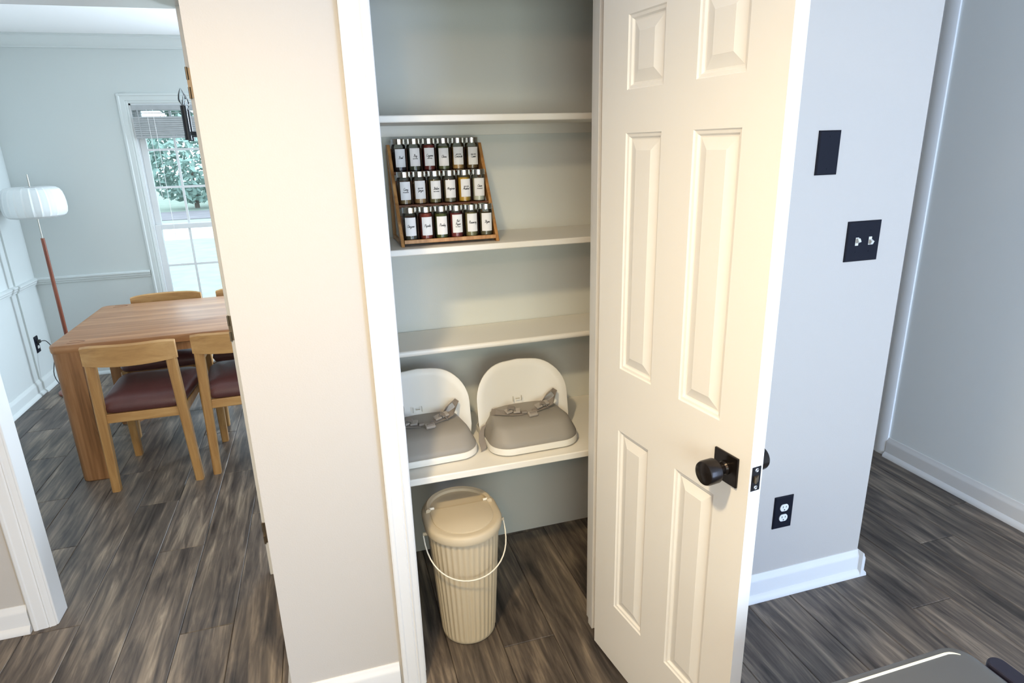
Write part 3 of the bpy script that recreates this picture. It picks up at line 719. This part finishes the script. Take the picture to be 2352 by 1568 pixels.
# ------------------------------------------------------------------ booster seats
def rrect(w, y0, y1, rf, rb, n=8):
    """rounded rectangle outline in xy: half width w, front y0 radius rf, back y1 radius rb"""
    pts = []
    for cx, cy, r, a0 in ((w - rf, y0 + rf, rf, -90), (w - rb, y1 - rb, rb, 0), (-w + rb, y1 - rb, rb, 90), (-w + rf, y0 + rf, rf, 180)):
        for i in range(n + 1):
            a = R(a0 + 90 * i / n); pts.append((cx + r * math.cos(a), cy + r * math.sin(a)))
    return pts
def make_booster():
    t = thing('booster_seat', (0, 0, 0), '', 'booster seat', group='toddler booster seats')
    base = MB()
    base.loft([[(x, y, .004) for x, y in rrect(.158, .006, .262, .066, .03)], [(x, y, .008) for x, y in rrect(.165, 0, .268, .072, .03)], [(x, y, .026) for x, y in rrect(.166, -.001, .268, .073, .03)], [(x, y, .030) for x, y in rrect(.163, .002, .268, .070, .03)]])
    obj('base', base, 'boost', t, sharp=40)
    for sx in (-.12, .12):
        for yy in (.06, .21): obj('foot', MB().cyl((sx, yy, 0), (sx, yy, .006), .012, n=12), 'cushion', t)
    cu = MB()
    L = [(.162, .004, .262, .070, .03, .030), (.1625, .003, .262, .070, .03, .040), (.159, .010, .262, .066, .03, .050), (.148, .040, .256, .052, .03, .082), (.144, .050, .254, .046, .03, .089), (.136, .064, .250, .040, .03, .094), (.118, .092, .240, .032, .03, .097)]
    def warp(pts, z):
        # narrower and a little higher towards the back
        o_ = []
        for x, y in pts:
            k = 1 - .22 * max(0, (y - .06) / .2) * min(1, (z - .03) / .05) if z > .03 else 1
            o_.append((x * k, y, z + (0.010 * max(0, (y - .06) / .2) if z > .085 else 0)))
        return o_
    cu.loft([warp(rrect(w, a, b, rf, rb), z) for w, a, b, rf, rb, z in L])
    obj('cushion', cu, 'cushion', t, sharp=75)
    # curved back shell
    out = []
    W, Ht, rc = .174, .268, .125
    out += [(-W * .96, .004), (W * .96, .004), (W, .06), (W, Ht - rc)]
    out += [(W - rc + rc * math.cos(R(a)), Ht - rc * 1.0 + rc * math.sin(R(a)) ** 1.0) for a in range(8, 90, 8)]
    out += [(0, Ht + .004)]
    out += [(-(W - rc) - rc * math.cos(R(a)), Ht - rc + rc * math.sin(R(a))) for a in range(88, 0, -8)]
    out += [(-W, Ht - rc), (-W, .06)]
    def shell_y(x, z): return .205 + .030 * (z / .27) - .055 * (abs(x) / W) ** 2.2 * (1 - .4 * z / .27)
    # fill by scanning columns inside the outline: build as ring offsets to a centre line
    rings = []
    for s_ in (1, .985, .82, .6, .35, .1):
        rings.append([(x * s_, shell_y(x * s_, .12 + (z - .12) * s_) - (0 if s_ == 1 else .0025), .12 + (z - .12) * s_) for x, z in out])
    rear = []
    for s_ in (.1, .35, .6, .82, .985, 1):
        rear.append([(x * s_, shell_y(x * s_, .12 + (z - .12) * s_) + (.004 if s_ == 1 else .0075), .12 + (z - .12) * s_) for x, z in out])
    sh = MB(); sh.loft(rings[::-1] + rear[::-1]); 
    bk = obj('back_shell', sh, 'boost', t, sharp=50)
    for x in (-.030, .002):
        obj('groove', MB().box(x, x + .0015, .2000, .2035, .119, .139), 'groove', bk)
    obj('groove', MB().box(-.020, -.004, .2000, .2035, .128, .1295), 'groove', bk)
    # harness
    s1 = MB().ribbon([(-.122, .176, .100), (-.112, .152, .110), (-.086, .136, .109), (-.054, .126, .107), (-.018, .118, .106)], [(.006, .012, .008), (.005, .012, .005), (.004, .013, .003), (.004, .013, .003), (.003, .011, .003)], .0022)
    obj('strap', s1, 'strap', t)
    s2 = MB().ribbon([(.014, .118, .106), (.050, .130, .110), (.080, .140, .114), (.106, .142, .126), (.122, .154, .148), (.114, .172, .156), (.094, .184, .134), (.078, .190, .106)], [(.003, .011, .004), (.004, .012, .004), (.004, .013, .006), (.006, .013, .008), (.009, .013, .005), (.009, .014, 0), (.010, .014, 0), (.010, .014, 0)], .0022)
    obj('strap', s2, 'strap', t)
    for x0, y0, z0, rz in ((-.070, .132, .112, .25), (-.040, .124, .112, -.35), (.044, .130, .116, .3), (.072, .138, .120, .2)):
        obj('adjuster', MB().box(-.013, .013, -.012, .012, 0, .008), 'buckle', t, loc=(x0, y0, z0), rot=(R(14), R(-8), rz), bevel=.003)
    for x0 in (-.062, .058):
        s3 = MB().ribbon([(x0 - .016, .138, .112), (x0 - .004, .134, .130), (x0 + .012, .130, .126), (x0 + .022, .128, .112)], (.003, .012, .001), .002)
        obj('strap', s3, 'strap', t)
    bu = obj('buckle', MB().box(-.018, .018, -.012, .012, 0, .012), 'buckle', t, loc=(.010, .098, .101), rot=(R(14), 0, R(6)), bevel=.005, seg=3)
    obj('button', MB().box(-.012, .012, -.004, .004, 0, .0145), 'strap', bu, bevel=.002)
    obj('clip', MB().box(-.011, .011, -.008, .008, 0, .008), 'strap', t, loc=(-.016, .116, .106), bevel=.002)
    # side strap
    s4 = MB().ribbon([(-.158, .150, .066), (-.174, .130, .052), (-.181, .108, .032), (-.180, .088, .018), (-.182, .076, .008)], (0.011, .005, .003), .0025)
    obj('side_strap', s4, 'strap', t)
    return t
b1 = make_booster()
tag(b1, 'white booster seat with grey cushion, fully visible beside the right shelf end', 'booster seat', 'toddler booster seats')
b1.location = (-1.207, .253, .607); b1.rotation_euler = (0, 0, R(1))
b2 = copy_tree(b1)
b2['label'] = 'white booster seat with grey cushion, partly hidden by the left pantry jamb'
b2.location = (-1.572, .278, .607); b2.rotation_euler = (0, 0, R(2))

# ------------------------------------------------------------------ fluted bin
bn = thing('fluted_bin', (-1.502, .199, 0), 'beige ribbed plastic bin with lid and wire handle on the pantry floor', 'bin')
def stadium(rx, back, n=120, ribs=0, amp=0):
    """front half circle (towards -y), rear pushed back by 'back'"""
    pts = []
    for i in range(n):
        a = 2 * PI * i / n
        r = rx + (amp * (0.5 + .5 * math.cos(ribs * a)) if ribs else 0)
        y = r * math.sin(a)
        pts.append((r * math.cos(a), y + (back if y > 0 else 0)))
    return pts
NB = 288
body = MB(); rings = []
def br(z): return .092 + (.118 - .092) * z / .43
for z, amp, dr in [(0, 0, -.004), (.004, 0, 0), (.012, 0, .0005), (.018, .0030, -.001), (.03, .0032, -.001), (.20, .0032, -.001), (.405, .0032, -.001), (.412, 0, 0), (.43, 0, 0)]:
    rings.append([(x, y, z) for x, y in stadium(br(z) + dr, .05 * z / .43, NB, 36, amp)])
body.loft(rings); obj('body', body, 'bin', bn, sharp=80)
lid = MB()
lid.loft([[(x, y, z) for x, y in stadium(r, bk_, 96)] for r, bk_, z in [(.120, .058, 0.4200), (.1290, .060, 0.4200), (.1300, .060, 0.4240), (.1300, .060, 0.4420), (.125, .060, 0.4480), (.118, .060, 0.4500), (.108, .060, 0.4500)]], True, True)
lo = obj('lid', lid, 'bin', bn, sharp=40)
fp = MB()
def flap(r, z):
    pts = [(r * math.cos(R(a)), r * math.sin(R(a)) + .0) for a in range(180, 361, 6)]
    return [(x, y, z) for x, y in pts] + [(r, .062, z), (-r, .062, z)]
fp.loft([flap(.102, 0.4490), flap(.102, 0.4525), flap(.0995, 0.4540)]); obj('flap', fp, 'bin', lo, sharp=40)
rim = MB(); rp = []
for a in range(-6, 187, 6):
    rp.append((.116 * math.cos(R(a)), .066 + .112 * math.sin(R(a))))
rim.loft([[(x * k, .066 + (y - .066) * k, z) for k, z in ((1.0, 0.4480), (1.0, 0.4600), (.95, 0.4640), (.86, 0.4600), (.86, 0.4480))] for x, y in rp])
obj('back_rim', rim, 'bin', lo, sharp=40)
for sx in (-1, 1):
    obj('hinge_pin', MB().cyl((sx * .086, .066, 0.4570), (sx * .104, .066, 0.4570), .0045, n=12), 'wire', lo)
wp = []
for i in range(25):
    a = PI * i / 24
    s_ = math.sin(a)
    wp.append((-.138 * math.cos(a), -.005 - .135 * s_ ** .8, 0.4120 - .115 * s_ ** .75))
obj('wire_handle', MB().tube(wp, .0024, n=8), 'wire', bn, sharp=60)
for sx in (-1, 1): obj('handle_boss', MB().cyl((sx * .112, -.005, 0.4120), (sx * .139, -.005, 0.4120), .006, n=12), 'bin', bn)

# ------------------------------------------------------------------ dining table
TX0, TY0, TY1, TZ = -3.21, 1.85, 2.75, .75
TL = 1.9
tb = thing('dining_table', (TX0 + TL / 2, (TY0 + TY1) / 2, 0), 'chunky oak dining table with thick rounded legs', 'table')
hx, hy = TL / 2, (TY1 - TY0) / 2
def tabletop(k, z):
    r = .035
    return [(x, y, z) for x, y in [(cx * (hx - r - k) + (r) * math.cos(R(a)), cy * (hy - r - k) + r * math.sin(R(a)))
            for cx, cy, a0 in ((1, -1, -90), (1, 1, 0), (-1, 1, 90), (-1, -1, 180)) for a in range(a0, a0 + 91, 15)]]
mb = MB(); mb.loft([tabletop(.010, TZ - .045), tabletop(.002, TZ - .040), tabletop(0, TZ - .030), tabletop(0, TZ - .008), tabletop(.003, TZ - .002), tabletop(.009, TZ)])
obj('tabletop', mb, 'oak', tb, sharp=30)
for sx in (-1, 1):
    for sy in (-1, 1):
        def prof(z, k=0):
            r = .045; w = .128; pts = []
            for a in range(180, 271, 10): pts.append((r + (r - k) * math.cos(R(a)), r + (r - k) * math.sin(R(a))))
            pts += [(w, k), (w, w * .55), (w * .75, w * .95), (k, w)]
            return [((sx * (hx - x)), (sy * (hy - y)), z) for x, y in [(p[0] + .002, p[1] + .002) for p in pts]]
        lg = MB(); lg.loft([prof(0, .004), prof(.005), prof(TZ - .035)])
        lo_ = obj('leg', lg, 'oakv', tb, sharp=30)
        # inlaid joint line on the top
        ln = MB(); pts = []
        for a in range(95, -96, -10):
            pts.append((sx * (hx - .085 - .040 * math.cos(R(a)) * 1.6), sy * (hy - .055 - .020 * math.sin(R(a))), TZ + .0005))
        ln.ribbon(pts, (0.0030, 0.0018, 0), .0008)
        obj('joint_line', ln, 'rackin', lo_)
ap = MB().box(-hx + .10, hx - .10, -hy + .05, -hy + .072, TZ - .095, TZ - .045); obj('apron', ap, 'oakv', tb)
ap = MB().box(-hx + .10, hx - .10, hy - .072, hy - .05, TZ - .095, TZ - .045); obj('apron', ap, 'oakv', tb)
ap = MB().box(-hx + .05, -hx + .072, -hy + .10, hy - .10, TZ - .095, TZ - .045); obj('apron', ap, 'oakv', tb)
ap = MB().box(hx - .072, hx - .05, -hy + .10, hy - .10, TZ - .095, TZ - .045); obj('apron', ap, 'oakv', tb)

# ------------------------------------------------------------------ dining chairs (seat faces +y, back at y=0)
def leg_mb(p0, p1, w0, d0, w1, d1):
    def ring(p, w, d):
        c = .3
        return [(p[0] + sx * w, p[1] + sy * d, p[2]) for sx, sy in ((-1, -1 + c), (-1 + c, -1), (1 - c, -1), (1, -1 + c), (1, 1 - c), (1 - c, 1), (-1 + c, 1), (-1, 1 - c))]
    mid = [(a + b) / 2 for a, b in zip(p0, p1)]
    return MB().loft([ring(p0, w0, d0), ring(mid, (w0 + w1) / 2 * 1.04, (d0 + d1) / 2 * 1.04), ring(p1, w1, d1)])
def make_chair():
    t = thing('dining_chair', (0, 0, 0), '', 'chair', group='oak dining chairs')
    for sx in (-1, 1):
        obj('leg', leg_mb((sx * .196, .012, 0), (sx * .176, -.008, .69), .019, .021, .023, .018), 'chairw', t, sharp=35)
        obj('leg', leg_mb((sx * .200, .425, 0), (sx * .196, .405, .42), .018, .020, .021, .022), 'chairw', t, sharp=35)
    br_ = MB(); rg = []
    n = 14
    for i in range(n + 1):
        u_ = -1 + 2 * i / n; x = u_ * .205
        y = -.052 + .045 * u_ * u_
        zt = .786 - .010 * abs(u_) ** 6; zb = .672 + .006 * u_ * u_
        rg.append([(x, y - .013, zb + .006), (x, y + .012, zb), (x, y + .014, zb + .02), (x, y + .012, zt - .006), (x, y, zt), (x, y - .014, zt - .008)])
    br_.loft(rg); obj('backrest', br_, 'chairb', t, sharp=40)
    fr = MB().box(-.172, .172, .0, .022, .372, .420).box(-.190, .190, .392, .414, .372, .420).box(-.194, -.172, .01, .41, .372, .420).box(.172, .194, .01, .41, .372, .420)
    obj('seat_frame', fr, 'chairb', t, bevel=.004)
    cu = MB()
    def sq(w, y0, y1, z, r=.05): return [(x * (1 + .14 * (y - y0) / (y1 - y0)), y, z) for x, y in rrect(w, y0, y1, r, r, 6)]
    cu.loft([sq(.165, .012, .425, .418), sq(.185, .004, .448, .428), sq(.192, .002, .455, .448), sq(.186, .014, .450, .474), sq(.165, .05, .425, .494), sq(.11, .11, .36, .503)])
    obj('seat', cu, 'leather', t, sharp=70)
    return t
c1 = make_chair()
chairs = [((-2.808, 1.685, 0), R(-1.5), 'oak dining chair with burgundy seat in front of the table near its rounded leg'),
          ((-2.335, 1.72, 0), R(1), 'oak dining chair with burgundy seat half hidden by the pantry wall edge'),
          ((-2.862, 2.80, 0), R(180), 'oak dining chair across the table, its curved back showing below the window'),
          ((-2.362, 2.80, 0), R(180), 'oak dining chair across the table of which only the back tip shows')]
for i, (loc, rz, lb) in enumerate(chairs):
    c = c1 if i == 0 else copy_tree(c1)
    c.location = loc; c.rotation_euler = (0, 0, rz)
    tag(c, lb, 'chair', 'oak dining chairs')

# ------------------------------------------------------------------ floor lamp
lx, ly = -3.685, 3.42
fp_ = thing('floor_lamp', (lx, ly, 0), 'slim floor lamp with white pleated shade and reddish wooden pole', 'lamp')
obj('base', MB().lathe([(.125, 0), (.13, .004), (.13, .014), (.12, .018), (.016, .020)], 40), 'walnut', fp_, sharp=40)
obj('pole', MB().cyl((0, 0, .018), (0, 0, 1.115), .0135, .0115, n=16), 'walnut', fp_, sharp=40)
obj('rod', MB().cyl((0, 0, 1.11), (0, 0, 1.535), .0042, n=10), 'rod', fp_, sharp=40)
sh = MB(); n = 120
def pleat(r, z, k=0):
    return [((r + .0040 * (1 if (i % 5) < 1 else (i % 5) / 5 - .3)) * math.cos(2 * PI * (i + k) / n), (r + .0040 * (1 if (i % 5) < 1 else (i % 5) / 5 - .3)) * math.sin(2 * PI * (i + k) / n), z) for i in range(n)]
sh.loft([pleat(r, z) for r, z in [(.03, 1.452), (.110, 1.455), (.138, 1.450), (.156, 1.438), (.168, 1.418), (.176, 1.385), (.180, 1.350), (.180, 1.315), (.175, 1.285), (.164, 1.268), (.146, 1.257), (.115, 1.252), (.03, 1.255)]], False, False)
obj('shade', sh, 'shade', fp_, sharp=25)
obj('plug', MB().box(.014 - .26 + .0, .040 - .26, -.012, .012, -.012, .012), 'cord', fp_, loc=(0, .135, .366), bevel=.003)
cp = [(-.22, .135, .366), (-.18, .13, .36), (-.14, .10, .28), (-.16, .06, .12), (-.10, .02, .02), (-.05, 0, .012)]
def smooth(pts, n=6):
    P = [Vector(p) for p in pts]; out = []
    for i in range(len(P) - 1):
        a, b, c, d = P[max(i - 1, 0)], P[i], P[i + 1], P[min(i + 2, len(P) - 1)]
        for k in range(n):
            s = k / n
            out.append(.5 * ((2 * b) + (c - a) * s + (2 * a - 5 * b + 4 * c - d) * s * s + (3 * b - a - 3 * c + d) * s ** 3))
    out.append(P[-1]); return out
obj('cord', MB().tube(smooth(cp), .003, n=6), 'cord', fp_)

# ------------------------------------------------------------------ chandelier
ch = thing('chandelier', (-2.19, 2.41, CEIL), 'black candle chandelier with clear bulbs, mostly hidden behind the pantry wall', 'chandelier', rz=R(7))
obj('canopy', MB().lathe([(.06, -.025), (.062, -.02), (.062, 0)], 28), 'black', ch, sharp=40)
obj('stem', MB().cyl((0, 0, -.71), (0, 0, -.02), .008, n=12), 'black', ch, sharp=40)
obj('hub', MB().lathe([(.012, -.735), (.026, -.725), (.026, -.695), (.012, -.685)], 24), 'black', ch, sharp=40)
for k in range(6):
    a = R(30 + 60 * k); ca, sa = math.cos(a), math.sin(a)
    z0 = -.702
    arm = obj('arm', MB().box(.02, .352, -.010, .010, z0 - .010, z0 + .010), 'black', ch, rot=(0, 0, a))
    obj('candle_cup', MB().cyl((.352, 0, z0 - .032), (.352, 0, z0 - .004), .017, n=16), 'black', arm, sharp=40)
    obj('candle_sleeve', MB().cyl((.352, 0, z0 - .008), (.352, 0, z0 + .138), .0155, n=16), 'black', arm, sharp=40)
    bu = MB().lathe([(.006, 0), (.009, .006), (.0185, .022), (.0195, .032), (.016, .052), (.009, .070), (.002, .085)], 18, c=(.352, 0, z0 + .138))
    obj('bulb', bu, 'bulb', arm, sharp=60)

# ------------------------------------------------------------------ grey bin at the lower right corner
GX0, GX1, GY0, GY1, GZ = -1.14, -.702, -1.22, -.880, .65
gb = thing('lidded_bin', ((GX0 + GX1) / 2, (GY0 + GY1) / 2, 0), 'grey metal bin whose lid corner with a painted pale gold line shows at lower right', 'bin')
gx, gy = (GX1 - GX0) / 2, (GY1 - GY0) / 2
def rr_(k, z, r=.045): return [(x, y, z) for x, y in rrect(gx - k, -gy + k, gy - k, max(.004, r - k), max(.004, r - k), 8)]
obj('body', MB().loft([rr_(.018, 0), rr_(.012, .006), rr_(.012, .585)]), 'binsteel', gb, sharp=40)
gl = obj('lid', MB().loft([rr_(.002, .588), rr_(0, .592), rr_(0, .636), rr_(.003, .644), rr_(.010, .648), rr_(.022, .650)]), 'binsteel', gb, sharp=40)
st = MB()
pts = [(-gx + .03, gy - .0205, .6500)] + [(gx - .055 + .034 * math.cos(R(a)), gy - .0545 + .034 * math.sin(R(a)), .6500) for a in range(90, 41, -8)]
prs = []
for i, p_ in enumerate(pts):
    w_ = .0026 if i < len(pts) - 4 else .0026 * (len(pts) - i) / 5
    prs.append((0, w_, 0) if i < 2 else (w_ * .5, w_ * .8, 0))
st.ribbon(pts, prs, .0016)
obj('painted_glint_line', st, 'glint', gl)  # strip standing in for the light reflected along the lid edge
hb_ = MB(); hb_.loft([[(x, y, z) for x, z in ((gx - .004, .585), (gx + .030, .590), (gx + .036, .606), (gx + .030, .622), (gx - .002, .626))] for y in (gy - .20, gy - .06, gy - .045)])
obj('side_handle', MB().loft([[(x, y, z) for x, y in rrect(.019, -.10, .10, .018, .018, 6)] for z in (.602, .646)]), 'navy', gb, loc=(gx + .024, gy - .150, 0), bevel=.004)
